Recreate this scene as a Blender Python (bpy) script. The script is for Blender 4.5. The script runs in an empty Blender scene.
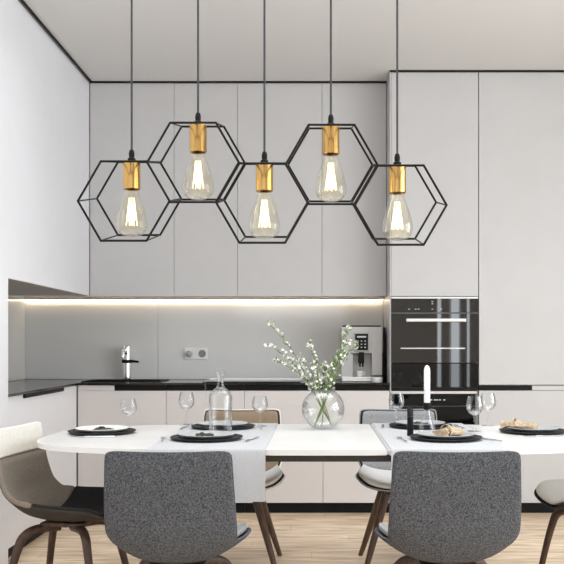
import bpy, bmesh, math, random
from mathutils import Vector, Matrix
random.seed(7)
S = bpy.context.scene
COL = S.collection
# ---------------------------------------------------------------- camera
H = 1.16            # eye height, metres
F = 873.0           # focal length in px of a 564 px frame
cd = bpy.data.cameras.new('camera'); cam = bpy.data.objects.new('camera', cd); COL.objects.link(cam)
cam.location = (0, 0, H); cam.rotation_euler = (math.pi/2, 0, 0)
cd.sensor_width = 36; cd.lens = F/564*36
cd.shift_x = -33/564; cd.shift_y = 63/564
cd.clip_start = .05
S.camera = cam
# ---------------------------------------------------------------- world, lights, exposure
w = bpy.data.worlds.new('world'); S.world = w; w.use_nodes = True
w.node_tree.nodes['Background'].inputs[0].default_value = (.85, .92, 1, 1)
w.node_tree.nodes['Background'].inputs[1].default_value = 3.0
S.view_settings.view_transform = 'Standard'; S.view_settings.look = 'None'
S.view_settings.gamma = 1; S.view_settings.use_curve_mapping = False
S.view_settings.exposure = -0.2
def area(name, loc, rot, sx, sy, power, color=(1, 1, 1)):
    l = bpy.data.lights.new(name, 'AREA'); l.shape = 'RECTANGLE'; l.size = sx; l.size_y = sy
    l.energy = power; l.color = color
    o = bpy.data.objects.new(name, l); COL.objects.link(o); o.location = loc; o.rotation_euler = rot
    return o
# daylight through the wide window of the right wall, through the rear window, and an added overhead fill without a lamp body
area('daylight_right_window', (3.38, 2.0, 1.5), (0, math.pi/2, 0), 2.3, 4.6, 112, (.925, .97, 1))
area('daylight_rear_window', (-0.4, -2.15, 2.1), (math.pi/2, 0, 0), 2.0, .9, 14, (.925, .97, 1))
area('added_overhead_fill', (0.2, 3.3, 3.0), (0, 0, 0), 3.2, 3.2, 49, (.935, .975, 1)).data.spread = math.radians(115)

for x, wd in ((2.015, .06), (2.27, .13), (2.485, .04)):
    area('daylight_slot_window', (x, -2.16, 1.375), (math.pi/2, 0, 0), wd, 1.8, 45*wd, (.935, .975, 1))

# ---------------------------------------------------------------- materials
def mat(name, col, rough=.5, metal=0, noise=0, nscale=20, bump=0, bscale=100, trans=0, emit=None, estr=0, ior=1.45, spec=None, coat=0, stretch=None, col2=None):
    m = bpy.data.materials.new(name); m.use_nodes = True
    nt = m.node_tree; b = nt.nodes['Principled BSDF']
    b.inputs['Base Color'].default_value = (*col, 1); b.inputs['Roughness'].default_value = rough
    b.inputs['Metallic'].default_value = metal; b.inputs['IOR'].default_value = ior
    b.inputs['Transmission Weight'].default_value = trans
    if spec is not None: b.inputs['Specular IOR Level'].default_value = spec
    if coat: b.inputs['Coat Weight'].default_value = coat; b.inputs['Coat Roughness'].default_value = .05
    if emit: b.inputs['Emission Color'].default_value = (*emit, 1); b.inputs['Emission Strength'].default_value = estr
    tc = nt.nodes.new('ShaderNodeTexCoord'); mp = nt.nodes.new('ShaderNodeMapping')
    nt.links.new(tc.outputs['Object'], mp.inputs[0])
    if stretch: mp.inputs['Scale'].default_value = stretch
    if noise or col2:
        n = nt.nodes.new('ShaderNodeTexNoise'); n.inputs['Scale'].default_value = nscale; n.inputs['Detail'].default_value = 4
        nt.links.new(mp.outputs[0], n.inputs[0])
        r = nt.nodes.new('ShaderNodeValToRGB')
        r.color_ramp.elements[0].position = .35; r.color_ramp.elements[1].position = .65
        a = col if col2 else tuple(c*(1-noise) for c in col); c2 = col2 if col2 else tuple(min(1, c*(1+noise)) for c in col)
        r.color_ramp.elements[0].color = (*a, 1); r.color_ramp.elements[1].color = (*c2, 1)
        nt.links.new(n.outputs[0], r.inputs[0]); nt.links.new(r.outputs[0], b.inputs['Base Color'])
    if bump:
        n = nt.nodes.new('ShaderNodeTexNoise'); n.inputs['Scale'].default_value = bscale
        nt.links.new(mp.outputs[0], n.inputs[0])
        bp = nt.nodes.new('ShaderNodeBump'); bp.inputs['Strength'].default_value = bump; bp.inputs['Distance'].default_value = .003
        nt.links.new(n.outputs[0], bp.inputs['Height']); nt.links.new(bp.outputs[0], b.inputs['Normal'])
    return m
def clear_glass(name, tint=(1, 1, 1), edge=.5, amount=1.0):
    m = bpy.data.materials.new(name); m.use_nodes = True; nt = m.node_tree; nt.nodes.clear()
    out = nt.nodes.new('ShaderNodeOutputMaterial'); mx = nt.nodes.new('ShaderNodeMixShader')
    t = nt.nodes.new('ShaderNodeBsdfTransparent'); t.inputs[0].default_value = (*tint, 1)
    g = nt.nodes.new('ShaderNodeBsdfGlossy'); g.inputs['Roughness'].default_value = .03
    lw = nt.nodes.new('ShaderNodeLayerWeight'); lw.inputs[0].default_value = edge
    mm = nt.nodes.new('ShaderNodeMath'); mm.operation = 'MULTIPLY'; mm.inputs[1].default_value = amount
    pw = nt.nodes.new('ShaderNodeMath'); pw.operation = 'POWER'; pw.inputs[1].default_value = 1.5
    nt.links.new(lw.outputs['Facing'], pw.inputs[0]); nt.links.new(pw.outputs[0], mm.inputs[0]); nt.links.new(mm.outputs[0], mx.inputs[0])
    nt.links.new(t.outputs[0], mx.inputs[1]); nt.links.new(g.outputs[0], mx.inputs[2]); nt.links.new(mx.outputs[0], out.inputs[0])
    return m
def wood_floor():
    m = bpy.data.materials.new('oak_planks'); m.use_nodes = True; nt = m.node_tree; b = nt.nodes['Principled BSDF']
    tc = nt.nodes.new('ShaderNodeTexCoord')
    br = nt.nodes.new('ShaderNodeTexBrick'); br.offset = .37
    for k, v in {'Scale': 1, 'Brick Width': 1.5, 'Row Height': .14, 'Mortar Size': .0012, 'Bias': 0}.items(): br.inputs[k].default_value = v
    br.inputs['Color1'].default_value = (.80, .635, .46, 1); br.inputs['Color2'].default_value = (.92, .745, .56, 1); br.inputs['Mortar'].default_value = (.48, .35, .24, 1)
    sp = nt.nodes.new('ShaderNodeSeparateXYZ'); cb = nt.nodes.new('ShaderNodeCombineXYZ')
    nt.links.new(tc.outputs['Object'], sp.inputs[0])
    def mth(op, a, v):
        q = nt.nodes.new('ShaderNodeMath'); q.operation = op; nt.links.new(a, q.inputs[0])
        if isinstance(v, float): q.inputs[1].default_value = v
        elif v is not None: nt.links.new(v, q.inputs[1])
        return q.outputs[0]
    row = mth('FLOOR', mth('DIVIDE', sp.outputs[1], .14), None)
    nt.links.new(mth('ADD', sp.outputs[0], mth('MULTIPLY', row, .927)), cb.inputs[0]); nt.links.new(sp.outputs[1], cb.inputs[1]); br.offset = 0
    nt.links.new(cb.outputs[0], br.inputs[0])
    mp = nt.nodes.new('ShaderNodeMapping'); mp.inputs['Scale'].default_value = (1.2, 12, 1); nt.links.new(tc.outputs['Object'], mp.inputs[0])
    n = nt.nodes.new('ShaderNodeTexNoise'); n.inputs['Scale'].default_value = 2.2; n.inputs['Detail'].default_value = 8; n.inputs['Distortion'].default_value = 1.2
    nt.links.new(mp.outputs[0], n.inputs[0])
    r = nt.nodes.new('ShaderNodeValToRGB'); r.color_ramp.elements[0].position = .35; r.color_ramp.elements[1].position = .62
    r.color_ramp.elements[0].color = (.66, .585, .51, 1); r.color_ramp.elements[1].color = (1.1, 1.09, 1.07, 1)
    nt.links.new(n.outputs[0], r.inputs[0])
    mx = nt.nodes.new('ShaderNodeMix'); mx.data_type = 'RGBA'; mx.blend_type = 'MULTIPLY'; mx.inputs[0].default_value = 1
    nt.links.new(br.outputs[0], mx.inputs[6]); nt.links.new(r.outputs[0], mx.inputs[7]); nt.links.new(mx.outputs[2], b.inputs['Base Color'])
    b.inputs['Roughness'].default_value = .38
    return m
M = {}
M['floor'] = wood_floor()
M['ceil'] = mat('white_ceiling_paint', (.71, .705, .70), .8)
M['wall'] = mat('pale_wall_paint', (.72, .71, .70), .8, noise=.015, nscale=3)
M['door'] = mat('light_greige_lacquer', (.605, .598, .597), .38, noise=.012, nscale=6)
M['doorwhite'] = mat('cool_white_lacquer', (.86, .865, .90), .38, noise=.01, nscale=6)
M['doorwarm'] = mat('warm_white_lacquer', (.72, .685, .67), .4, noise=.01, nscale=6)
M['carcass'] = mat('cabinet_carcass', (.45, .44, .43), .6)
M['black'] = mat('matt_black', (.006, .006, .006), .55, spec=.25)
M['line'] = mat('painted_shadow_gap', (.012, .011, .011), .6, spec=.2)
M['worktop'] = mat('polished_black_stone', (.008, .008, .008), .12)
M['splash'] = mat('taupe_grey_glass', (.72, .715, .70), .07, spec=.6)
M['led'] = mat('warm_led', (1, .9, .7), .5, emit=(1, .80, .56), estr=13)
M['oven'] = mat('black_oven_glass', (.022, .020, .017), .02, spec=.6)
M['ovenblack'] = mat('deep_black_glass', (.003, .003, .003), .02, spec=.4)
M['steel'] = mat('brushed_steel', (.72, .71, .69), .28, metal=1, bump=.1, bscale=300, stretch=(1, 1, .05))
M['chrome'] = mat('polished_chrome', (.85, .85, .86), .08, metal=1)
M['silver'] = mat('silver_plastic', (.50, .49, .475), .4, metal=.35)
M['darksteel'] = mat('dark_grey_steel', (.22, .21, .20), .35, metal=.6)
M['white'] = mat('white_porcelain', (.84, .83, .81), .2)
M['greyplate'] = mat('pale_grey_stoneware', (.42, .43, .44), .3, noise=.08, nscale=40)
M['slate'] = mat('dark_slate_stoneware', (.02, .02, .021), .5, spec=.25, noise=.3, nscale=60)
M['marble'] = mat('warm_white_marble', (.80, .795, .785), .25, nscale=2.5, col2=(.745, .735, .715))
M['tweed'] = mat('grey_tweed', (.042, .046, .053), .95, nscale=210, spec=.1, col2=(.145, .152, .168), bump=.5, bscale=300)
M['tweedlight'] = mat('light_grey_tweed', (.22, .22, .225), .9, nscale=230, col2=(.38, .38, .39), bump=.4, bscale=300)
M['cream'] = mat('cream_felt', (.80, .77, .70), .9, noise=.04, nscale=80, bump=.2, bscale=200)
M['taupe'] = mat('taupe_felt', (.25, .215, .175), .9, noise=.12, nscale=120, bump=.3, bscale=250)
M['tan'] = mat('tan_felt', (.30, .225, .15), .9, noise=.1, nscale=120, bump=.3, bscale=250)
M['charcoal'] = mat('charcoal_felt', (.030, .030, .031), .9, spec=.15, noise=.15, nscale=120, bump=.3, bscale=250)
M['offwhite'] = mat('off_white_felt', (.72, .71, .69), .85, noise=.03, nscale=120, bump=.2, bscale=250)
M['darktaupe'] = mat('dark_brown_grey_shell', (.05, .043, .037), .7, spec=.2, noise=.1, nscale=80)
M['walnut'] = mat('dark_walnut', (.045, .024, .015), .45, nscale=6, col2=(.085, .048, .03), stretch=(8, 8, 1))
M['walnutmid'] = mat('brown_walnut', (.075, .042, .026), .45, nscale=6, col2=(.13, .078, .048), stretch=(8, 8, 1))
M['cloth'] = mat('pale_grey_linen', (.50, .505, .52), .9, noise=.10, nscale=300, bump=.35, bscale=400)
M['napkin'] = mat('sand_linen', (.47, .36, .24), .9, noise=.25, nscale=60, bump=.4, bscale=120)
M['olive'] = mat('dark_olive_linen', (.05, .045, .03), .95, noise=.3, nscale=60, bump=.4, bscale=120)
M['cage'] = mat('black_lamp_metal', (.006, .005, .0045), .5, spec=.25)
M['brass'] = mat('aged_brushed_brass', (.62, .38, .13), .2, metal=1)
M['cord'] = mat('grey_fabric_cord', (.06, .06, .065), .8, noise=.3, nscale=300)
M['filament'] = mat('glowing_filament', (1, .8, .4), .5, emit=(1, .72, .32), estr=5)
M['glowcore'] = mat('glowing_filament_core', (1, .9, .6), .5, emit=(1, .84, .52), estr=7)
M['bulb'] = clear_glass('amber_clear_glass', (.99, .965, .88), .5, .6)
M['glass'] = clear_glass('clear_tableware_glass', (.985, .99, .99), .5, .9)
M['vase'] = clear_glass('clear_vase_glass', (.985, .992, .988), .5, .85)
M['wax'] = mat('white_wax', (.88, .87, .84), .45)
M['stem'] = mat('green_stem', (.13, .19, .06), .6, noise=.3, nscale=60)
M['leaf'] = mat('fresh_green_leaf', (.16, .23, .07), .55, noise=.3, nscale=40)
M['petal'] = mat('cream_white_petal', (.86, .86, .76), .6)
M['button'] = mat('pale_printed_marks', (.6, .6, .6), .5)

# ---------------------------------------------------------------- mesh helpers
def box(bm, x0, x1, y0, y1, z0, z1, bev=0):
    r = bmesh.ops.create_cube(bm, size=1); vs = r['verts']
    for v in vs: v.co = Vector(((x0+x1)/2+v.co.x*(x1-x0), (y0+y1)/2+v.co.y*(y1-y0), (z0+z1)/2+v.co.z*(z1-z0)))
    if bev:
        es = list({e for v in vs for e in v.link_edges})
        bmesh.ops.bevel(bm, geom=es, offset=bev, segments=2, affect='EDGES', profile=.5)
    return bm
def B(*a, **k): return box(bmesh.new(), *a, **k)
def tube(bm, pts, rad, seg=10, closed=False, flat=1.0):
    pts = [Vector(p) for p in pts]; n = len(pts)
    rads = rad if isinstance(rad, (list, tuple)) else [rad]*n
    rings = []; up = None
    for i, p in enumerate(pts):
        a = pts[i-1] if i > 0 else (pts[-1] if closed else p); c = pts[(i+1) % n] if (i < n-1 or closed) else p
        t = (c-a).normalized()
        if up is None:
            up = Vector((0, 0, 1)) if abs(t.z) < .9 else Vector((0, 1, 0))
        s = t.cross(up).normalized(); up = s.cross(t).normalized()
        rings.append([bm.verts.new(p+(s*math.cos(q)+up*math.sin(q)*flat)*rads[i]) for q in [2*math.pi*k/seg for k in range(seg)]])
    for i in range(n if closed else n-1):
        a, b = rings[i], rings[(i+1) % n]
        for k in range(seg): bm.faces.new((a[k], a[(k+1) % seg], b[(k+1) % seg], b[k]))
    if not closed:
        bm.faces.new(list(reversed(rings[0]))); bm.faces.new(rings[-1])
    return bm
def lathe(bm, prof, c=(0, 0, 0), seg=32):
    c = Vector(c); rings = []
    for r, z in prof:
        if r < 1e-6: rings.append([bm.verts.new(c+Vector((0, 0, z)))])
        else: rings.append([bm.verts.new(c+Vector((r*math.cos(2*math.pi*k/seg), r*math.sin(2*math.pi*k/seg), z))) for k in range(seg)])
    for a, b in zip(rings, rings[1:]):
        for k in range(seg):
            k2 = (k+1) % seg
            if len(a) == 1 and len(b) == 1: continue
            if len(a) == 1: bm.faces.new((a[0], b[k2], b[k]))
            elif len(b) == 1: bm.faces.new((a[k], a[k2], b[0]))
            else: bm.faces.new((a[k], a[k2], b[k2], b[k]))
    return bm
def prism(bm, pts, z0, z1):
    a = [bm.verts.new((x, y, z0)) for x, y in pts]; b = [bm.verts.new((x, y, z1)) for x, y in pts]; n = len(pts)
    bm.faces.new(list(reversed(a))); bm.faces.new(b)
    for i in range(n): bm.faces.new((a[i], a[(i+1) % n], b[(i+1) % n], b[i]))
    return bm
def smooth_path(pts, n=6):
    P = [Vector(p) for p in pts]; out = []
    for i in range(len(P)-1):
        p0 = P[max(i-1, 0)]; p1 = P[i]; p2 = P[i+1]; p3 = P[min(i+2, len(P)-1)]
        for k in range(n):
            t = k/n
            out.append(.5*((2*p1)+(p2-p0)*t+(2*p0-5*p1+4*p2-p3)*t*t+(3*p1-p0-3*p2+p3)*t**3))
    out.append(P[-1]); return out
def obj(name, bm, m, parent=None, smooth=40, world=False):
    if world and parent is not None:
        r = parent
        while r.parent: r = r.parent
        bmesh.ops.translate(bm, verts=bm.verts, vec=-r.location)
    bmesh.ops.recalc_face_normals(bm, faces=bm.faces)
    me = bpy.data.meshes.new(name); bm.to_mesh(me); bm.free()
    if smooth:
        for p in me.polygons: p.use_smooth = True
        me.set_sharp_from_angle(angle=math.radians(smooth))
    me.materials.append(m)
    o = bpy.data.objects.new(name, me); COL.objects.link(o)
    if parent is not None: o.parent = parent
    return o
def tag(o, label, cat, group=None):
    o['label'] = label; o['category'] = cat
    if group: o['group'] = group
    return o
def thing(name, label, cat, loc=(0, 0, 0), rz=0, group=None):
    o = bpy.data.objects.new(name, None); COL.objects.link(o); o.empty_display_size = .05
    o.location = loc; o.rotation_euler = (0, 0, rz); return tag(o, label, cat, group)
def struct(name, bm, m, smooth=40):
    o = obj(name, bm, m, None, smooth); o['kind'] = 'structure'; return o
def dup(root, loc, rz, label, group=None):
    r = root.copy(); COL.objects.link(r); r.location = loc; r.rotation_euler = (0, 0, rz); r['label'] = label
    if group: r['group'] = group
    for ch in list(root.children):
        c = ch.copy(); COL.objects.link(c); c.parent = r
        for g in list(ch.children):
            d = g.copy(); COL.objects.link(d); d.parent = c
    return r

# ---------------------------------------------------------------- the room
CZ = 3.045; XL = -2.20; XR = 3.40; YB = 6.60; YR = -2.20
struct('floor', B(XL, XR, YR, YB, -.05, 0), M['floor'], 0)
struct('ceiling', B(XL, XR, YR, YB, CZ, CZ+.1), M['ceil'], 0)
struct('wall_back', B(XL-.1, XR, YB, YB+.1, 0, CZ), M['wall'], 0)
bm = B(XL-.1, XL, 4.58, YB, 0, CZ); box(bm, XL-.1, -1.61, YR, 4.58, 0, CZ)
struct('wall_left', bm, M['doorwhite'], 0)
# right wall with one wide window
bm = B(XR, XR+.1, YR, -.3, 0, CZ); box(bm, XR, XR+.1, 4.3, YB, 0, CZ); box(bm, XR, XR+.1, -.3, 4.3, 0, .35); box(bm, XR, XR+.1, -.3, 4.3, 2.65, CZ)
struct('wall_right', bm, M['wall'], 0)
wf = B(XR+.02, XR+.07, -.3, 4.3, .35, .41); box(wf, XR+.02, XR+.07, -.3, 4.3, 2.59, 2.65)
for y in (-.3, .84, 1.97, 3.11, 4.24): box(wf, XR+.02, XR+.07, y, y+.06, .41, 2.59)
struct('window_1', wf, M['white'], 0)
# rear wall: wide high window and three narrow slots beside it
holes = [(-1.4, .6, 1.65, 2.55), (1.98, 2.05, .45, 2.3), (2.18, 2.38, .45, 2.3), (2.46, 2.51, .45, 2.3)]
xs = [-1.61]+[v for h in holes for v in h[:2]]+[XR]
bm = bmesh.new()
for i in range(0, len(xs), 2): box(bm, xs[i], xs[i+1], YR-.1, YR, 0, CZ)
for a, b_, z0, z1 in holes: box(bm, a, b_, YR-.1, YR, 0, z0); box(bm, a, b_, YR-.1, YR, z1, CZ)
struct('wall_rear', bm, M['wall'], 0)
wf = bmesh.new()
for a, b_, z0, z1 in holes:
    box(wf, a, b_, YR-.07, YR-.03, z0, z0+.03); box(wf, a, b_, YR-.07, YR-.03, z1-.03, z1)
struct('window_2', wf, M['white'], 0)
# near-black strips painting in the shade of the gap under the ceiling
bm = B(-1.602, .508, 6.235, 6.245, CZ-.011, CZ)
box(bm, -1.604, -1.594, YR+.01, 6.235, CZ-.012, CZ)
box(bm, .513, XR, 5.985, 5.995, CZ-.010, CZ)
struct('shadow_gap_strip_1', bm, M['line'], 0)

# ---------------------------------------------------------------- cabinets
G = .0012
def carcass(bm, x0, x1, y0, y1, z0, z1, open_top=False, t=.016):
    box(bm, x0, x0+t, y0, y1, z0, z1); box(bm, x1-t, x1, y0, y1, z0, z1)
    box(bm, x0+t, x1-t, y0, y1, z0, z0+t); box(bm, x0+t, x1-t, y1-t, y1, z0+t, z1)
    if not open_top: box(bm, x0+t, x1-t, y0, y1-t, z1-t, z1)
    return bm
# wall cabinets on the back wall
xs = [-1.612, -1.009, -.555, .050, .512]
labs = ['light grey wall cabinet in the corner, leftmost on the back wall', 'light grey wall cabinet above the power socket, second from the corner',
        'light grey wall cabinet behind the middle hexagon lamp', 'light grey wall cabinet above the coffee machine, beside the tall oven housing']
for i in range(4):
    a, b = xs[i], xs[i+1]
    t = thing('wall_cabinet', labs[i], 'cabinet', (a, 6.59, 1.51), 0, 'wall cabinets on the back wall')
    obj('body', carcass(bmesh.new(), a+G, b-G, 6.268, 6.597, 1.512, CZ-.012), M['carcass'], t, 0, True)
    obj('door', B(a+G, b-G, 6.25, 6.268, 1.51, CZ-.011, bev=.0015), M['door'], t, 15, True)
# wall cabinets on the left wall
for (a, b, lab) in ((4.583, 5.42, 'cool white wall cabinet on the left wall, nearer the camera'), (5.42, 6.246, 'cool white wall cabinet on the left wall, next to the corner')):
    t = thing('wall_cabinet', lab, 'cabinet', (-2.19, a, 1.51), 0, 'wall cabinets on the left wall')
    obj('body', B(-2.197, -1.632, a+G, b-G, 1.515, CZ-.012), M['carcass'], t, 0, True)
    obj('door', B(-1.632, -1.614, a+G, b-G, 1.512, CZ-.012, bev=.0015), M['doorwhite'], t, 15, True)
# base cabinets along the back wall
xs = [-1.632, -1.023, -.485, .055, .512]
labs = ['warm white base cabinet in the corner under the tap', 'warm white base cabinet below the power socket', 'warm white base cabinet behind the glass carafe, second from the oven housing',
        'warm white base cabinet below the coffee machine']
for i in range(4):
    a, b = xs[i], xs[i+1]
    t = thing('base_cabinet', labs[i], 'cabinet', (a, 6.59, 0), 0, 'base cabinets along the back wall')
    obj('body', carcass(bmesh.new(), a+G, b-G, 6.02, 6.597, .08, .884, True), M['carcass'], t, 0, True)
    bm = B(a+G, b-G, 6.0, 6.019, .075, .845, bev=.0015)
    if i == 0: box(bm, a+G, -1.38, 6.0, 6.019, .8465, .882)
    obj('door', bm, M['doorwarm'], t, 15, True)
    obj('grip_channel', B(max(a+G, -1.378), b-G, 6.008, 6.019, .847, .884), M['black'], t, 0, True)
    obj('toe_kick', B(a+G, b-G, 6.035, 6.05, 0, .078), M['black'], t, 0, True)
t = thing('base_cabinet', 'cool white base cabinet along the left wall behind the side chair', 'cabinet', (-2.19, 4.59, 0))
obj('body', B(-2.197, -1.655, 4.585, 5.99, .08, .884), M['carcass'], t, 0, True)
obj('door', B(-1.654, -1.636, 4.585, 5.99, .072, .883, bev=.0015), M['doorwhite'], t, 15, True)
obj('handle', B(-1.636, -1.624, 4.89, 5.65, .862, .8855), M['black'], t, 0, True)
obj('toe_kick', B(-1.69, -1.672, 4.585, 5.99, 0, .08), M['black'], t, 0, True)
# tall oven housing
t = thing('tall_oven_housing', 'tall light grey cabinet that houses the black ovens', 'cabinet', (.515, 6.59, 0))
bm = B(.515, .523, 6.0, 6.597, 0.08, CZ-.011); box(bm, 1.114, 1.122, 6.02, 6.597, .08, CZ-.011); box(bm, .523, 1.114, 6.58, 6.597, .08, CZ-.011)
obj('body', bm, M['door'], t, 0, True)
obj('upper_door', B(.525, 1.122, 6.0, 6.019, 1.495, CZ-.011, bev=.0015), M['door'], t, 15, True)
obj('rail', B(.525, 1.112, 6.0, 6.019, .825, .843), M['doorwarm'], t, 15, True)
obj('drawer_front', B(.525, 1.122, 6.0, 6.019, .075, .318, bev=.0015), M['doorwarm'], t, 15, True)
obj('toe_kick', B(.517, 1.122, 6.035, 6.05, 0, .075), M['black'], t, 0, True)
# tall cabinets right of the ovens
for a, b, lab in ((1.126, 1.765, 'tall light grey cabinet just right of the ovens'), (1.768, 2.45, 'tall light grey cabinet at the far right edge of the picture'), (2.453, 3.38, 'tall light grey cabinet by the right wall')):
    t = thing('tall_cabinet', lab, 'cabinet', (a, 6.59, 0), 0, 'tall cabinets right of the ovens')
    obj('body', B(a+G, b-G, 6.02, 6.597, .08, CZ-.011), M['carcass'], t, 0, True)
    obj('upper_door', B(a+G, b-G, 6.0, 6.019, .887, CZ-.011, bev=.0015), M['door'], t, 15, True)
    obj('lower_door', B(a+G, b-G, 6.0, 6.019, .075, .846 if a < 1.5 else .88, bev=.0015), M['door'], t, 15, True)
    if a < 1.5:
        obj('grip_channel', B(a+G, 1.49, 6.006, 6.019, .849, .882), M['black'], t, 0, True)
        obj('filler_strip', B(1.493, b-G, 6.001, 6.019, .849, .878), M['door'], t, 0, True)
    obj('toe_kick', B(a+G, b-G, 6.035, 6.05, 0, .075), M['black'], t, 0, True)
# worktop: one continuous L with the sink cut-out
bm = B(-1.10, .512, 5.985, 6.597, .886, .90); box(bm, -2.197, -1.62, 5.985, 6.597, .886, .90)
box(bm, -1.62, -1.10, 5.985, 6.14, .886, .90); box(bm, -1.62, -1.10, 6.46, 6.597, .886, .90); box(bm, -2.197, -1.618, 4.583, 5.985, .886, .90)
tag(obj('worktop', bm, M['worktop'], None, 0), 'thin polished black L-shaped worktop on the base cabinets', 'worktop')
# splashbacks
tag(obj('glass_splashback', B(-2.185, -1.186, 6.584, 6.597, .902, 1.505), M['splash'], None, 0), 'taupe glass splashback panel behind the tap, left of the joint', 'splashback', 'glass splashbacks')
tag(obj('glass_splashback', B(-1.183, .512, 6.584, 6.597, .902, 1.505), M['splash'], None, 0), 'long taupe glass splashback panel with the power socket, behind the coffee machine', 'splashback', 'glass splashbacks')
tag(obj('glass_splashback', B(-2.197, -2.186, 4.585, 6.583, .902, 1.508), M['splash'], None, 0), 'taupe glass splashback on the left side wall', 'splashback', 'glass splashbacks')
# led strip
t = thing('led_strip', 'warm glowing strip light under the wall cabinets', 'lamp', (-.8, 6.57, 1.5))
obj('diffuser', B(-2.18, .505, 6.560, 6.572, 1.493, 1.501), M['led'], t, 0, True)
obj('profile', B(-2.18, .505, 6.555, 6.577, 1.501, 1.5105), M['silver'], t, 0, True)

# ---------------------------------------------------------------- appliances
t = thing('built_in_oven', 'black glass built-in oven with steel handle in the tall housing', 'oven', (.82, 6.3, 1.035))
obj('body', B(.526, 1.110, 6.01, 6.5, 1.04, 1.488), M['carcass'], t, 0, True)
obj('control_panel', B(.525, 1.120, 5.992, 6.009, 1.383, 1.478, bev=.001), M['oven'], t, 15, True)
obj('top_trim', B(.525, 1.120, 5.990, 6.009, 1.479, 1.490), M['steel'], t, 0, True)
d = obj('door', B(.525, 1.120, 5.990, 6.009, 1.038, 1.376, bev=.001), M['oven'], t, 15, True)
bm = B(.622, 1.03, 5.945, 5.958, 1.318, 1.340, bev=.003); box(bm, .66, .675, 5.957, 5.991, 1.322, 1.336); box(bm, .98, .995, 5.957, 5.991, 1.322, 1.336)
obj('handle', bm, M['steel'], d, 15, True)
obj('chrome_line', B(.588, 1.03, 5.987, 5.9915, 1.134, 1.141), M['steel'], d, 0, True)
obj('badge', B(.775, .84, 5.9885, 5.9915, 1.075, 1.081), M['black'], d, 0, True)
for x, z in ((.64, 1.403), (.685, 1.403), (.705, 1.403), (.80, 1.403), (.80, 1.44), (.80, 1.455), (.86, 1.403)): obj('control_mark', B(x, x+.011, 5.990, 5.9925, z, z+.006), M['button'], t, 0, True)
t = thing('warming_drawer', 'glossy black warming drawer directly below the oven', 'drawer', (.82, 6.3, .85))
obj('body', B(.526, 1.110, 6.01, 6.5, .86, 1.032), M['carcass'], t, 0, True)
obj('front_panel', B(.525, 1.120, 5.991, 6.009, .868, 1.033, bev=.001), M['ovenblack'], t, 15, True)
obj('bottom_trim', B(.525, 1.120, 5.994, 6.009, .848, .866), M['black'], t, 0, True)
t = thing('lower_oven', 'black appliance with glossy front low in the tall housing behind the candle', 'oven', (.82, 6.3, .32))
obj('body', B(.526, 1.106, 6.01, 6.5, .324, .818), M['carcass'], t, 0, True)
obj('control_panel', B(.527, 1.100, 5.992, 6.009, .742, .820, bev=.001), M['ovenblack'], t, 15, True)
obj('door', B(.527, 1.100, 5.990, 6.009, .323, .738, bev=.001), M['ovenblack'], t, 15, True)
for x in (.79, .815, .83, .85, .88): obj('control_mark', B(x, x+.014, 5.989, 5.9925, .780, .787), M['button'], t, 0, True)

# coffee machine
t = thing('coffee_machine', 'silver automatic coffee machine with black display on the worktop', 'coffee machine', (.333, 6.35, .90))
bm = B(.186, .482, 6.30, 6.50, .901, 1.292, bev=.006); box(bm, .186, .268, 6.205, 6.305, .93, 1.10, bev=.003); box(bm, .186, .482, 6.20, 6.31, 1.10, 1.29, bev=.006)
obj('body', bm, M['silver'], t, 15, True)
obj('water_tank', B(.402, .478, 6.198, 6.31, .945, 1.205, bev=.004), M['silver'], t, 15, True)
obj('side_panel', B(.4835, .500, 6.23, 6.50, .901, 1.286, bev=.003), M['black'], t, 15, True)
cp = obj('control_panel', B(.276, .384, 6.186, 6.202, 1.115, 1.25, bev=.006), M['silver'], t, 15, True)
dp = obj('display', B(.284, .376, 6.182, 6.187, 1.123, 1.240, bev=.002), M['black'], t, 15, True)
bm = B(.298, .362, 6.180, 6.1825, 1.212, 1.224)
for i in range(3):
    for j in range(3): box(bm, .298+.026*i, .308+.026*i, 6.180, 6.1825, 1.14+.022*j, 1.147+.022*j)
obj('display_marks', bm, M['button'], t, 0, True)
bm = B(.311, .349, 6.19, 6.28, 1.03, 1.11, bev=.004); lathe(bm, [(0, 0), (.006, 0), (.006, .03), (0, .03)], (.32, 6.21, 1.005), 12); lathe(bm, [(0, 0), (.006, 0), (.006, .03), (0, .03)], (.34, 6.21, 1.005), 12)
obj('spout', bm, M['black'], t, 15, True)
obj('drip_tray', B(.19, .478, 6.16, 6.30, .901, .935, bev=.004), M['steel'], t, 15, True)
obj('bean_lid', B(.20, .47, 6.22, 6.48, 1.2915, 1.300, bev=.003), M['black'], t, 15, True)
cup = thing('coffee_cup', 'small white cup under the coffee machine spout', 'cup', (.318, 6.205, .9355))
obj('bowl', lathe(bmesh.new(), [(0, 0), (.016, 0), (.021, .018), (.023, .04), (.0215, .04), (.019, .018), (0, .006)], (0, 0, 0), 24), M['white'], cup)
obj('handle', tube(bmesh.new(), smooth_path([(.021, 0, .032), (.034, 0, .03), (.034, 0, .016), (.020, 0, .012)], 4), .0028, 8), M['white'], cup)
t = thing('ramekin', 'low white ramekin in front of the coffee machine, right side', 'bowl', (.43, 6.10, .9005))
obj('bowl', lathe(bmesh.new(), [(0, 0), (.034, 0), (.039, .012), (.041, .034), (.038, .034), (.035, .012), (0, .006)], (0, 0, 0), 28), M['white'], t)

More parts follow.
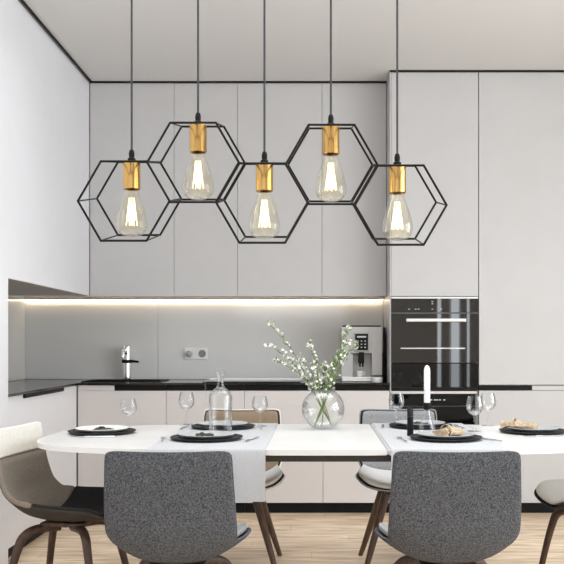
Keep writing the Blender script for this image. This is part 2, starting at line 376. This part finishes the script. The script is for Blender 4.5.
# tap, sink, hob, socket
t = thing('kitchen_tap', 'chrome column tap with black lever at the sink', 'tap', (-1.40, 6.50, .90))
obj('column', lathe(bmesh.new(), [(0, 0), (.036, 0), (.036, .008), (.033, .010), (.033, .245), (.028, .25), (0, .25)], (0, 0, .001)), M['chrome'], t)
obj('spout', tube(bmesh.new(), smooth_path([(.0, -.02, .20), (.005, -.08, .215), (.01, -.17, .215), (.012, -.19, .20), (.012, -.195, .17)], 5), .013, 14), M['chrome'], t)
bm = lathe(bmesh.new(), [(.0315, .125), (.038, .127), (.038, .15), (.0315, .152)]); tube(bm, [(.03, 0, .14), (.09, -.02, .135)], [.011, .008], 12)
obj('lever', bm, M['black'], t)
t = thing('sink', 'black sink set in the worktop below the tap', 'sink', (-1.36, 6.3, .75))
bm = bmesh.new()
for a in ((-1.64, -1.08, 6.12, 6.142), (-1.64, -1.08, 6.458, 6.48), (-1.64, -1.618, 6.142, 6.458), (-1.102, -1.08, 6.142, 6.458)): box(bm, *a, .9005, .906)
obj('rim', bm, M['black'], t, 0, True)
bm = bmesh.new()
for a in ((-1.612, -1.108, 6.146, 6.150, .76, .90), (-1.612, -1.108, 6.45, 6.454, .76, .90), (-1.612, -1.608, 6.15, 6.45, .76, .90), (-1.112, -1.108, 6.15, 6.45, .76, .90), (-1.612, -1.108, 6.146, 6.454, .755, .76)): box(bm, *a)
obj('basin', bm, M['black'], t, 0, True)
t = thing('induction_hob', 'flat black glass hob on the worktop left of the coffee machine', 'hob', (-.45, 6.28, .90))
obj('glass_plate', B(-.78, -.10, 6.06, 6.50, .9005, .906), M['ovenblack'], t, 0, True)
bm = B(-.783, -.097, 6.50, 6.508, .9005, .912)
obj('steel_edge', bm, M['steel'], t, 0, True)
t = thing('wall_socket', 'white double power socket on the glass splashback', 'socket', (-.89, 6.58, 1.09))
obj('plate', B(-.985, -.812, 6.574, 6.5835, 1.052, 1.138, bev=.003), M['white'], t, 15, True)
def yring(bm, x, z, prof, y0):
    b2 = lathe(bmesh.new(), prof); bmesh.ops.rotate(b2, verts=b2.verts, matrix=Matrix.Rotation(math.pi/2, 3, 'X')); bmesh.ops.translate(b2, verts=b2.verts, vec=(x, y0, z))
    me = bpy.data.meshes.new('tmp'); b2.to_mesh(me); b2.free(); bm.from_mesh(me); bpy.data.meshes.remove(me); return bm
obj('outlet', yring(bmesh.new(), -.850, 1.095, [(0, 0), (.028, 0), (.028, .003), (.024, .003), (.023, .0015), (0, .0015)], 6.574), M['darksteel'], t, 15, True)
obj('plug', yring(bmesh.new(), -.945, 1.095, [(0, 0), (.024, 0), (.022, .035), (.010, .045), (0, .045)], 6.574), M['greyplate'], t, 15, True)

# ---------------------------------------------------------------- dining table
TZ = .75; TX = .03; TY = 3.97; TA = 1.24; TB = .56; TN = 3.4
def se(th, a=TA, b=TB, n=TN):
    c, s = math.cos(th), math.sin(th)
    return (TX+a*math.copysign(abs(c)**(2/n), c), TY+b*math.copysign(abs(s)**(2/n), s))
outline = [se(2*math.pi*k/160) for k in range(160)]
def clip(pts, xc, keep_less):
    out = []
    for i in range(len(pts)):
        p, q = pts[i-1], pts[i]; ip = (p[0] <= xc) == keep_less; iq = (q[0] <= xc) == keep_less
        if ip != iq:
            tt = (xc-p[0])/(q[0]-p[0]); out.append((xc, p[1]+tt*(q[1]-p[1])))
        if iq: out.append(q)
    return out
t = thing('dining_table', 'long white marble-topped dining table with rounded ends', 'table', (TX, TY, 0))
def slab(pts):
    bm = prism(bmesh.new(), pts, TZ-.022, TZ)
    es = [e for e in bm.edges if abs(e.verts[0].co.z-e.verts[1].co.z) < 1e-6]
    bmesh.ops.bevel(bm, geom=es, offset=.004, segments=2, affect='EDGES'); return bm
obj('left_top', slab(clip(outline, -.203, True)), M['marble'], t, 15, True)
obj('middle_leaf', slab(clip(clip(outline, -.200, False), .284, True)), M['marble'], t, 15, True)
obj('right_top', slab(clip(outline, .288, False)), M['marble'], t, 15, True)
bm = B(-.74, .80, 3.425, 3.455, .702, .727); box(bm, -.74, .80, 4.485, 4.515, .702, .727); box(bm, -.74, -.71, 3.455, 4.485, .702, .727); box(bm, .77, .80, 3.455, 4.485, .702, .727)
for x in (-.50, .50): box(bm, x-.02, x+.02, 3.456, 4.484, .704, .727)
obj('underframe', bm, M['darktaupe'], t, 0, True)
for x in (-.50, .50):
    for y in (3.53, 4.27):
        obj('leg', tube(bmesh.new(), [(x, y, .726), (x*1.02, y+(-.02 if y < 4 else .02), .0)], [.032, .020], 16), M['walnut'], t, 15, True)
# runners
def runner(x0, x1, drop_f, drop_b, lab):
    yf, yb = 3.406, 4.534; r = .006; prof = [(yf-r, TZ-drop_f)]
    prof += [(yf-r, TZ-.05), (yf-r, TZ-.008)]+[(yf-r+r*(1-math.cos(a)), TZ-.004+.006*math.sin(a)) for a in (.5, 1.0, 1.57)]
    prof += [(yf+.3, TZ+.002), (4.2, TZ+.002)]+[(yb+r-r*(1-math.cos(a)), TZ-.004+.006*math.sin(a)) for a in (1.57, 1.0, .5)]+[(yb+r, TZ-.05), (yb+r, TZ-drop_b)]
    bm = bmesh.new(); n = 14; top = []; bot = []
    for i, (y, z) in enumerate(prof):
        def wob(u): return (.004*math.sin(u*9+1) if (z < TZ-.04) else 0)
        q = -1 if y < 4 else 1
        nrm = (q, 0) if z < TZ-.004 else (0, 1)
        top.append([bm.verts.new((x0+(x1-x0)*k/n, y+nrm[0]*.0022+q*abs(wob(k/n)), z+nrm[1]*.0022)) for k in range(n+1)])
        bot.append([bm.verts.new((x0+(x1-x0)*k/n, y+q*abs(wob(k/n)), z)) for k in range(n+1)])
    m_ = len(prof)
    for i in range(m_-1):
        for k in range(n):
            bm.faces.new((top[i][k], top[i][k+1], top[i+1][k+1], top[i+1][k])); bm.faces.new((bot[i][k], bot[i+1][k], bot[i+1][k+1], bot[i][k+1]))
        for k in (0, n): bm.faces.new((top[i][k], top[i+1][k], bot[i+1][k], bot[i][k]))
    for i in (0, m_-1):
        for k in range(n): bm.faces.new((top[i][k], top[i][k+1], bot[i][k+1], bot[i][k]))
    tag(obj('table_runner', bm, M['cloth']), lab, 'table runner', 'grey table runners')
runner(-.66, -.193, .20, .12, 'pale grey linen runner hanging over the table by the left front chair')
runner(.297, .76, .20, .12, 'pale grey linen runner hanging over the table behind the right front chair')
RZ = TZ+.0045

# ---------------------------------------------------------------- chairs
PY = [(-.265, .803), (-.255, .70), (-.242, .60), (-.220, .505), (-.160, .432), (-.06, .404), (.08, .402), (.18, .414), (.240, .416)]
HW = [.209, .214, .219, .221, .212, .226, .247, .240, .205]
CU = [.010, .014, .022, .042, .066, .074, .070, .052, .022]
def interp(arr, s):
    s = max(0, min(.9999, s))*(len(arr)-1); i = int(s); f = s-i
    def g(k): return arr[max(0, min(len(arr)-1, k))]
    p0, p1, p2, p3 = g(i-1), g(i), g(i+1), g(i+2)
    def cr(a, b, c, d): return .5*(2*b+(c-a)*f+(2*a-5*b+4*c-d)*f*f+(3*b-a-3*c+d)*f**3)
    if isinstance(p1, tuple): return tuple(cr(a, b, c, d) for a, b, c, d in zip(p0, p1, p2, p3))
    return cr(p0, p1, p2, p3)
def shell_pt(s, u, off, inset=0):
    y, z = interp(PY, s); y2, z2 = interp(PY, min(1, s+.01)); y1, z1 = interp(PY, max(0, s-.01))
    ty, tz = y2-y1, z2-z1; l = math.hypot(ty, tz); ny, nz = -tz/l, ty/l
    c = interp(CU, s)*abs(u)**2.6+off
    return Vector(((interp(HW, s)-inset)*u, y+ny*c, z+nz*c))
def sheet(s0, s1, o0, o1, inset=0, nu=26, nv=30):
    bm = bmesh.new(); A = []; Bv = []
    sag = .012 if s0 < .03 else 0; r0 = .05 if s0 < .03 else 0; r1 = .13 if s1 > .97 else 0
    for i in range(nv+1):
        ra = []; rb = []
        for k in range(nu+1):
            u = math.sin(math.pi/2*(2*k/nu-1))
            bulge = 1-max(0, (1-abs(u)**8))**(1/4)
            a = s0+r0*bulge+sag*(1-u*u); b = s1-r1*bulge; s = a+(b-a)*i/nv
            edge = min(1, min(i, nv-i, k*1.0, (nu-k)*1.0)/2+.35)
            mid = (o0+o1)/2
            ra.append(bm.verts.new(shell_pt(s, u, mid+(o0-mid)*edge, inset))); rb.append(bm.verts.new(shell_pt(s, u, mid+(o1-mid)*edge, inset)))
        A.append(ra); Bv.append(rb)
    for i in range(nv):
        for k in range(nu):
            bm.faces.new((A[i][k], A[i][k+1], A[i+1][k+1], A[i+1][k])); bm.faces.new((Bv[i][k], Bv[i+1][k], Bv[i+1][k+1], Bv[i][k+1]))
        for k in (0, nu): bm.faces.new((A[i][k], A[i+1][k], Bv[i+1][k], Bv[i][k]))
    for i in (0, nv):
        for k in range(nu): bm.faces.new((A[i][k], A[i][k+1], Bv[i][k+1], Bv[i][k]))
    return bm
def chair(loc, rz, lab, outer, pads, wood, piping=None, straight=False, wrap=False):
    t = thing('dining_chair', lab, 'chair', loc, rz, 'chairs around the dining table')
    obj('shell', sheet(0, 1, 0, .016), outer, t, 60)
    for name, s0, s1, m in pads: obj(name, sheet(s0, s1, .004 if wrap and name != 'seat_pad' else .0165, .030 if wrap else .036, -.003 if wrap else .012), m, t, 60)
    # piping along the shell's rim
    if piping is not None:
        rim = []
        for k in range(0, 27): rim.append((0, k))
        pts = []
        N = 26
        def pt(i, k):
            u = math.sin(math.pi/2*(2*k/N-1)); bulge = 1-max(0, (1-abs(u)**8))**(1/4); a = .05*bulge+.012*(1-u*u); b = 1-.13*bulge
            return shell_pt(a+(b-a)*i/30, u, .010)
        for k in range(N+1): pts.append(pt(0, k))
        for i in range(1, 31): pts.append(pt(i, N))
        for k in range(N-1, -1, -1): pts.append(pt(30, k))
        for i in range(29, 0, -1): pts.append(pt(i, 0))
        obj('piping', tube(bmesh.new(), pts, .0045, 8, closed=True), piping, t, 60)
    bm = B(-.10, .10, -.09, .10, .383, .4005, bev=.004)
    dz = PY[5][1]-.404
    bmesh.ops.translate(bm, verts=bm.verts, vec=(0, 0, dz))
    obj('seat_mount', bm, wood, t)
    for sx in (-1, 1):
        for sy in (-1, 1):
            path = smooth_path([(sx*.03, sy*.03, .372), (sx*.105, sy*.10, .374), (sx*.150, sy*.135, .352), (sx*.172, sy*.152, .305), (sx*.20, sy*.178, .18), (sx*.232, sy*.208, 0)], 5)
            if straight: path = [Vector((sx*.095, sy*.095, .386)).lerp(Vector((sx*.212, sy*.20, 0)), k/8) for k in range(9)]
            path = [Vector((p.x, p.y, p.z+dz*min(1, p.z/.3))) for p in path]
            n = len(path); rad = [.024-.011*i/(n-1) for i in range(n)] if straight else [.019 if i < n*.5 else .019-.006*(i-n*.5)/(n*.5) for i in range(n)]
            bm = tube(bmesh.new(), path, rad, 12)
            for v in bm.verts:
                if v.co.z < .0: v.co.z = 0
            obj('leg', bm, wood, t)
    return t
PY_high = list(PY)
PY[4:] = [(y, z-.017) for y, z in PY[4:]]; PY[3] = (-.222, .497)   # the two front chairs have a deeper shell
full = lambda m: [('upholstery', .012, .99, m)]
chair((-.491, 3.165, 0), 0, 'grey tweed dining chair at the front left, back to the camera', M['tweed'], full(M['tweedlight']), M['walnut'], M['tweed'])
chair((.475, 3.165, 0), 0, 'grey tweed dining chair at the front right, back to the camera', M['tweed'], full(M['tweedlight']), M['walnut'], M['tweed'])
PY[:] = PY_high
chair((-.405, 4.61, 0), math.pi, 'tan dining chair across the table behind the glass carafe', M['charcoal'], [('back_pad', .012, .52, M['tan']), ('seat_pad', .525, .99, M['offwhite'])], M['walnutmid'], M['cream'], straight=True)
chair((.462, 4.61, 0), math.pi, 'grey and off-white dining chair across the table in front of the ovens', M['charcoal'], [('back_pad', .012, .45, M['tweedlight']), ('seat_pad', .455, .99, M['offwhite'])], M['walnutmid'], M['tweedlight'], straight=True)
chair((-1.075, 3.82, 0), -math.pi/2-.13, 'cream, taupe and charcoal dining chair at the left end of the table', M['darktaupe'], [('head_pad', -.008, .15, M['cream']), ('back_pad', .153, .60, M['taupe']), ('seat_pad', .603, .99, M['charcoal'])], M['walnut'], wrap=True)
chair((1.30, 4.04, 0), math.pi/2, 'off-white seated dining chair at the right end of the table', M['charcoal'], full(M['offwhite']), M['walnut'], M['charcoal'])

# ---------------------------------------------------------------- tableware
CH = [(0, 0), (.09, 0), (.150, .006), (.156, .012), (.154, .014), (.146, .0095), (.09, .006), (0, .006)]
PL = [(0, 0), (.065, 0), (.112, .011), (.122, .018), (.121, .020), (.108, .0145), (.063, .005), (0, .005)]
def mk_charger(loc, lab):
    t = thing('charger_plate', lab, 'plate', loc, 0, 'dark charger plates'); obj('dish', lathe(bmesh.new(), CH, seg=48), M['slate'], t); return t
def mk_plate(loc, lab, m):
    t = thing('dinner_plate', lab, 'plate', loc, 0, 'dinner plates'); obj('dish', lathe(bmesh.new(), PL, seg=48), m, t); return t
sets = [(-.466, 3.755, RZ, 'at the front left setting', M['greyplate']), (-.45, 4.27, RZ, 'at the far left setting behind the carafe', M['greyplate']),
        (-.99, 4.06, TZ+.0005, 'at the left end of the table', M['white']), (.52, 4.31, RZ, 'at the far right setting behind the candle', M['greyplate']),
        (.562, 3.755, RZ, 'at the front right setting', M['greyplate']), (1.02, 4.09, TZ+.0005, 'at the right end of the table', M['greyplate'])]
# one charger and one plate are built, the rest are copies
for i, (x, y, z, where, m) in enumerate(sets):
    if i == 0: c0 = mk_charger((x, y, z), 'dark slate charger plate '+where)
    else: dup(c0, (x, y, z), 0, 'dark slate charger plate '+where)
    mk_plate((x, y, z+.0062), ('white' if m is M['white'] else 'pale grey')+' dinner plate '+where, m)
def napkin(x, y, z, rz, lab, m, L=.13, seed=1):
    rnd = random.Random(seed); bm = bmesh.new(); n = 22; seg = 20; rings = []
    for i in range(n+1):
        f = i/n; r = .018+.016*abs(f-.35)+.004*math.sin(f*14+seed)
        ring = []
        for k in range(seg):
            q = 2*math.pi*k/seg; rr = r*(1+.22*math.sin(3*q+f*4+seed)+.08*math.sin(7*q+f*9))
            ring.append(bm.verts.new(((f-.5)*L, rr*math.cos(q)*1.25, max(0, .018+rr*math.sin(q)*.75+.006*math.sin(f*5)))))
        rings.append(ring)
    for a, b in zip(rings, rings[1:]):
        for k in range(seg): bm.faces.new((a[k], a[(k+1) % seg], b[(k+1) % seg], b[k]))
    bm.faces.new(rings[0]); bm.faces.new(rings[-1])
    t = thing('napkin', lab, 'napkin', (x, y, z), rz, 'napkins on the plates'); obj('folded_cloth', bm, m, t, 60)
    rb = lathe(bmesh.new(), [(.026, -.006), (.028, -.006), (.028, .006), (.026, .006), (.026, -.006)], seg=24)
    bmesh.ops.rotate(rb, verts=rb.verts, matrix=Matrix.Rotation(math.pi/2, 3, 'Y')); bmesh.ops.translate(rb, verts=rb.verts, vec=(-.15*L, 0, .026))
    obj('napkin_ring', rb, m, t)
    return t
PZ = .0062+.0055
napkin(.575, 3.76, RZ+PZ, math.radians(55), 'sand coloured rolled napkin on the front right plate', M['napkin'], .14, 1)
napkin(.955, 4.09, TZ+PZ+.001, math.radians(-30), 'sand coloured rolled napkin on the plate at the right end', M['napkin'], .16, 2)
napkin(-.475, 3.76, RZ+PZ, math.radians(10), 'dark olive napkin on the front left plate', M['olive'], .075, 3).scale = (1, 1, .35)
napkin(-.985, 4.06, TZ+PZ+.001, math.radians(-15), 'dark olive napkin on the white plate at the left end', M['olive'], .07, 4).scale = (1, 1, .35)
napkin(.52, 4.31, RZ+PZ, math.radians(12), 'dark olive napkin on the far right plate behind the candle', M['olive'], .07, 5).scale = (1, 1, .3)
# cutlery
def fork():
    t = thing('fork', '', 'fork'); bm = bmesh.new()
    tube(bm, [(0, -.10, .004), (0, -.02, .0045), (0, .03, .005)], [.0045, .003, .0028], 8, flat=.5)
    obj('handle', bm, M['chrome'], t)
    bm = box(bmesh.new(), -.010, .010, .03, .052, .0035, .0055, bev=.0008)
    for k in range(4): box(bm, -.0098+.0055*k, -.0068+.0055*k, .052, .09, .0035, .005)
    obj('tines', bm, M['chrome'], t); return t
def knife():
    t = thing('knife', '', 'knife')
    obj('handle', tube(bmesh.new(), [(0, -.10, .004), (0, -.04, .0045), (0, -.005, .004)], [.0065, .0065, .005], 8, flat=.5), M['chrome'], t)
    bm = prism(bmesh.new(), [(-.007, 0), (.006, 0), (.008, .06), (.004, .098), (-.006, .105)], .0028, .0046)
    obj('blade', bm, M['chrome'], t); return t
f0, k0 = fork(), knife(); used = False
for (x, y, z, where, m), (fx, fy, fr, kx, ky, kr) in zip(sets, [(-.186, -.02, 8, .195, -.02, -14), (.185, .0, 6, -.19, 0, -5), (0, -.19, 95, 0, .19, 88), (.19, .0, 6, -.185, 0, -5), (-.19, -.03, 6, .185, -.03, 22), (0, -.19, 95, 0, .19, 88)]):
    zz = z if z == RZ else TZ+.0005
    for src, dx, dy, r, nm in ((f0, fx, fy, fr, 'steel fork beside the plate '), (k0, kx, ky, kr, 'steel knife beside the plate ')):
        X = x+dx; on = (-.66 < X < -.193) or (.297 < X < .76)
        Z = (RZ if on else TZ+.0005)
        Z = RZ if z == RZ else Z
        if abs(dy) > .1 and 'end' in where: Z = TZ+.0005
        g = 'forks on the table' if src is f0 else 'knives on the table'
        if not used: src.location = (X, y+dy, Z); src.rotation_euler = (0, 0, math.radians(r)); src['label'] = nm+where; src['group'] = g
        else: dup(src, (X, y+dy, Z), math.radians(r), nm+where, g)
    used = True
# wine glasses
def wine_glass(h):
    k = h/.165; P = [(0, 0), (.032, 0), (.033, .002), (.012, .005), (.0045, .010), (.0038, .03), (.0042, .070), (.010, .076), (.026, .086), (.038, .102), (.0405, .122), (.036, .146), (.031, .165), (.0300, .165), (.035, .146), (.0395, .122), (.037, .103), (.025, .088), (.009, .080), (0, .079)]
    return lathe(bmesh.new(), [(r*(.94+.06*k), z*k) for r, z in P], seg=36)
gl = {}
for x, y, z, h, lab in ((-.897, 4.10+.10, TZ, .15, 'leftmost stemmed wine glass, beside the white plate'), (-.655, 4.45, RZ, .165, 'stemmed wine glass just left of the carafe'),
                     (-.275, 4.36, RZ, .15, 'stemmed wine glass just right of the carafe'), (.41, 4.40, RZ, .165, 'stemmed wine glass left of the white candle'),
                     (.750, 4.10, RZ, .165, 'stemmed wine glass in front of the oven housing edge, nearer of the right pair'), (.878, 4.43, TZ, .165, 'rightmost stemmed wine glass, farther of the right pair')):
    if z == TZ: z = TZ+.0005
    if h not in gl:
        t = thing('wine_glass', lab, 'wine glass', (x, y, z), 0, 'wine glasses on the table')
        # bowl and stem
        obj('bowl_and_stem', wine_glass(h), M['glass'], t, 60); gl[h] = t
    else: dup(gl[h], (x, y, z), 0, lab)
# carafe
t = thing('glass_carafe', 'clear glass carafe with stopper on the left runner', 'carafe', (-.441, 4.075, RZ))
obj('bottle', lathe(bmesh.new(), [(0, 0), (.050, 0), (.054, .006), (.054, .165), (.048, .185), (.022, .205), (.016, .215), (.014, .24), (.018, .262), (.016, .262), (.012, .24), (.014, .215), (.020, .203), (.045, .182), (.050, .163), (.050, .010), (0, .008)], seg=40), M['glass'], t, 60)
obj('stopper', lathe(bmesh.new(), [(0, .245), (.010, .245), (.012, .262), (.019, .266), (.020, .280), (.012, .285), (0, .285)], seg=24), M['glass'], t, 60)
obj('neck_collar', lathe(bmesh.new(), [(.0215, .203), (.030, .198), (.030, .201), (.0215, .206), (.0215, .203)], seg=32), M['darksteel'], t)
obj('handle', tube(bmesh.new(), smooth_path([(-.016, 0, .255), (-.055, 0, .262), (-.070, 0, .25), (-.071, 0, .15), (-.070, 0, .03), (-.052, 0, .02)], 5), .0028, 8), M['glass'], t)
# candle, holder, mill
t = thing('candle_holder', 'glass and black candle holder on the right runner', 'candle holder', (.521, 4.06, RZ))
obj('base', lathe(bmesh.new(), [(0, 0), (.040, 0), (.042, .004), (.034, .03), (.020, .07), (.014, .105), (0, .105)], seg=32), M['glass'], t, 60)
obj('cup', lathe(bmesh.new(), [(0, .105), (.014, .105), (.018, .112), (.018, .138), (.0150, .138), (.0150, .118), (0, .118)], seg=28), M['black'], t)
t = thing('candle', 'slim white unlit candle standing in the holder', 'candle', (.521, 4.06, RZ+.1185))
obj('wax', lathe(bmesh.new(), [(0, 0), (.0145, 0), (.0145, .17), (.012, .182), (.005, .192), (0, .193)], seg=24), M['wax'], t)
obj('wick', tube(bmesh.new(), [(0, 0, .190), (.001, 0, .202)], .001, 6), M['black'], t)
t = thing('pepper_mill', 'small matt black mill standing beside the front right plate', 'pepper mill', (.425, 3.895, RZ))
obj('body', lathe(bmesh.new(), [(0, 0), (.014, 0), (.0145, .004), (.0135, .085), (0, .085)], seg=24), M['black'], t)
obj('cap', lathe(bmesh.new(), [(0, .087), (.0135, .087), (.0140, .12), (.010, .126), (0, .127)], seg=24), M['charcoal'], t)

# vase with blossom branches
VX, VY, R = .040, 4.26, .104
t = thing('round_vase', 'round clear glass vase holding blossom branches, centre of the table', 'vase', (VX, VY, TZ+.0005))
cz = R*.93; prof = [(0, 0)]
for k in range(0, 17):
    a = -1.19+k*(2.16/16); prof.append((R*math.cos(a), cz+R*math.sin(a)))
prof[1] = (prof[1][0], 0.0)
top = prof[-1]; prof += [(top[0]+.004, top[1]+.006), (top[0], top[1]+.006)]
for k in range(16, -1, -1):
    a = -1.19+k*(2.16/16); prof.append(((R-.004)*math.cos(a), cz+(R-.004)*math.sin(a)))
prof[-1] = (prof[-1][0], .006); prof.append((0, .006))
obj('bowl', lathe(bmesh.new(), prof, seg=48), M['vase'], t, 60)
obj('rim', tube(bmesh.new(), [(top[0]*math.cos(q), top[0]*math.sin(q), top[1]+.005) for q in [2*math.pi*k/40 for k in range(40)]], .0028, 8, closed=True), M['darksteel'], t)
def blossom(bm, c, r, rnd):
    d = Vector((rnd.uniform(-1, 1), rnd.uniform(-1, 1), rnd.uniform(-.2, 1))).normalized(); a = d.orthogonal().normalized(); b = d.cross(a)
    n = 5
    for k in range(n):
        q = 2*math.pi*k/n+rnd.random(); o = a*math.cos(q)+b*math.sin(q); s = d.cross(o)
        p = [c, c+o*r*.6+s*r*.38+d*r*.25, c+o*r*1.15+d*r*.6, c+o*r*.6-s*r*.38+d*r*.25]; p2 = [x+d*r*.1 for x in p]
        va = [bm.verts.new(x) for x in p]; vb = [bm.verts.new(x) for x in p2]
        bm.faces.new(va); bm.faces.new(vb[::-1])
        for i in range(4): bm.faces.new((va[i], va[(i+1) % 4], vb[(i+1) % 4], vb[i]))
def leafm(bm, c, d, l, wd, rnd):
    d = d.normalized(); s = d.cross(Vector((rnd.uniform(-.3, .3), 1, rnd.uniform(-.3, .3)))).normalized(); n = s.cross(d)
    p = [c, c+d*l*.45+s*wd+n*l*.08, c+d*l, c+d*l*.45-s*wd+n*l*.08]; q = [x+n*.0006 for x in p]
    va = [bm.verts.new(x) for x in p]; vb = [bm.verts.new(x) for x in q]
    bm.faces.new(va); bm.faces.new(vb[::-1])
    for i in range(4): bm.faces.new((va[i], va[(i+1) % 4], vb[(i+1) % 4], vb[i]))
branches = [  # tip offset from the vase axis (x, y, height above table), how leafy, label
    (-.265, .02, .515, .1, 'tallest blossom branch, leaning far left out of the vase'),
    (-.250, -.03, .405, .15, 'blossom branch leaning left below the tallest one'),
    (-.225, .05, .33, .15, 'short blossom branch leaning left, lowest on that side'),
    (-.065, .03, .40, .2, 'nearly upright blossom branch left of the vase centre'),
    (-.100, -.04, .33, .2, 'short blossom branch just left of the vase centre'),
    (.010, .05, .30, .5, 'short upright leafy branch in the middle of the vase'),
    (.085, -.03, .36, .8, 'leafy branch leaning slightly right out of the vase'),
    (.130, .03, .49, .9, 'tallest leafy branch rising right in front of the coffee machine'),
    (.115, -.02, .425, 1., 'leafy branch leaning right, just below the tallest leafy one'),
    (.160, .05, .41, .8, 'outermost leafy branch leaning right out of the vase')]
for bi, (dx, dy, hz, leafy, lab) in enumerate(branches):
    rnd = random.Random(50+bi)
    t = thing('blossom_branch', lab, 'branch', (VX, VY, TZ+.012), 0, 'branches in the round vase')
    ang = math.atan2(dy, dx)
    foot = Vector((-.045*math.cos(ang), -.035*math.sin(ang)+rnd.uniform(-.012, .012), 0))
    neck = Vector((dx*.16, dy*.3, .155)); tip = Vector((dx, dy, hz-.012)); mid = neck.lerp(tip, .5)+Vector((dx*(-.06), 0, .02))
    path = smooth_path([foot, foot.lerp(neck, .5)+Vector((rnd.uniform(-.004, .004), 0, 0)), neck, mid, tip], 8)
    n = len(path); bm = tube(bmesh.new(), path, [.0026-.0018*i/n for i in range(n)], 7)
    bb = bmesh.new(); lb = bmesh.new(); start = int(n*.5); cnt = 0
    for i in range(start, n):
        p = path[i]; tdir = (path[min(i+1, n-1)]-path[i-1]).normalized()
        for q in range(3):
            side = Vector((rnd.uniform(-1, 1), rnd.uniform(-1, 1), rnd.uniform(-.1, .7))).normalized()
            f = (i-start)/(n-start)
            l = rnd.uniform(.012, .036)*(1.15-.6*f)
            e = p+side*l+tdir*l*.7
            if rnd.random() < .75:
                tube(bm, [p, p.lerp(e, .5)+tdir*.002, e], [.0011, .0009, .0006], 5)
                if rnd.random() > leafy*.55: blossom(bb, e, rnd.uniform(.0055, .0095), rnd)
                if rnd.random() < .25+leafy*.75: leafm(lb, p.lerp(e, .3), side+tdir, rnd.uniform(.018, .034), rnd.uniform(.0025, .005), rnd)
    blossom(bb, tip, .008, rnd)
    obj('stem', bm, M['stem'], t, 60)
    o = obj('blossoms', bb, M['petal'], t, 0); o['kind'] = 'stuff'
    o = obj('leaves', lb, M['leaf'], t, 0); o['kind'] = 'stuff'

# ---------------------------------------------------------------- chandelier: five joined hexagon cages
PYm, HD, RX, RISE = 3.60, .15, .181, .030
t = thing('hexagon_chandelier', 'black wire chandelier of five joined hexagon cages with brass lamp holders', 'chandelier', (-.21, PYm, CZ))
for i in range(5):
    cx = -.756+.2738*i; czz = 1.761+(.1567 if i % 2 else 0)-.004*(i+.5)
    bm = bmesh.new(); ring = []
    for sy in (-1, 1):
        pts = [Vector((cx+RX*math.cos(math.pi/3*k), PYm+sy*HD, czz+sy*RISE+RX*math.sin(math.pi/3*k))) for k in range(6)]
        ring.append(pts)
        for k in range(6):
            a, b = pts[k], pts[(k+1) % 6]; d = (b-a).normalized()*.002
            tube(bm, [a-d, b+d], .0046, 8)
        for p in pts: bmesh.ops.create_icosphere(bm, subdivisions=1, radius=.0045, matrix=Matrix.Translation(p))
    for k in range(6): tube(bm, [ring[0][k], ring[1][k]], .0030, 8)
    zt = czz+RX*math.sin(math.pi/3)
    tube(bm, [(cx, PYm-HD, zt-RISE), (cx, PYm+HD, zt+RISE)], .0032, 8)
    cg = obj('cage', bm, M['cage'], t, 60, True)
    obj('cord', tube(bmesh.new(), [(cx, PYm, zt+.03), (cx, PYm, CZ-.03)], .0044, 10), M['cord'], t, 60, True)
    obj('cord_grip', lathe(bmesh.new(), [(0, -.004), (.016, -.004), (.0165, .012), (.011, .016), (.012, .034), (.009, .046), (.0055, .05), (0, .05)], (cx, PYm, zt), 20), M['cage'], t, 15, True)
    obj('lamp_holder', lathe(bmesh.new(), [(0, -.002), (.034, -.002), (.0355, -.005), (.0355, -.112), (.033, -.115), (.028, -.113), (.028, -.02), (0, -.02)], (cx, PYm, zt), 40), M['brass'], t, 20, True)
    gp = [(0, -.070), (.026, -.090), (.028, -.125), (.036, -.150), (.050, -.190), (.0605, -.230), (.064, -.258), (.060, -.280), (.048, -.297), (.026, -.307), (0, -.310)]
    gp = [(v.x, v.y) for v in smooth_path([(a, b, 0) for a, b in gp], 3)]; gp[0] = (0, gp[0][1]); gp[-1] = (0, gp[-1][1])
    bl = obj('bulb', lathe(bmesh.new(), gp, (cx, PYm, zt), 40), M['bulb'], t, 70, True)
    fb = bmesh.new()
    for k in range(8):
        q = 2*math.pi*k/8+.2; q2 = q+math.pi/8
        tube(fb, [(cx+.010*math.cos(q), PYm+.010*math.sin(q), zt-.150), (cx+.024*math.cos(q2), PYm+.024*math.sin(q2), zt-.262)], .0011, 6)
    obj('filament', fb, M['filament'], bl, 60, True)
    obj('filament_core', lathe(bmesh.new(), [(0, -.172), (.005, -.18), (.0125, -.215), (.014, -.235), (.009, -.255), (0, -.262)], (cx, PYm, zt), 16), M['glowcore'], bl, 60, True)
    obj('filament_support', tube(bmesh.new(), [(cx, PYm, zt-.09), (cx, PYm, zt-.18)], [.005, .002], 8), M['glass'], bl, 60, True)
obj('ceiling_mount', B(-.95, .53, PYm-.04, PYm+.04, CZ-.032, CZ-.001, bev=.004), M['cage'], t, 15, True)
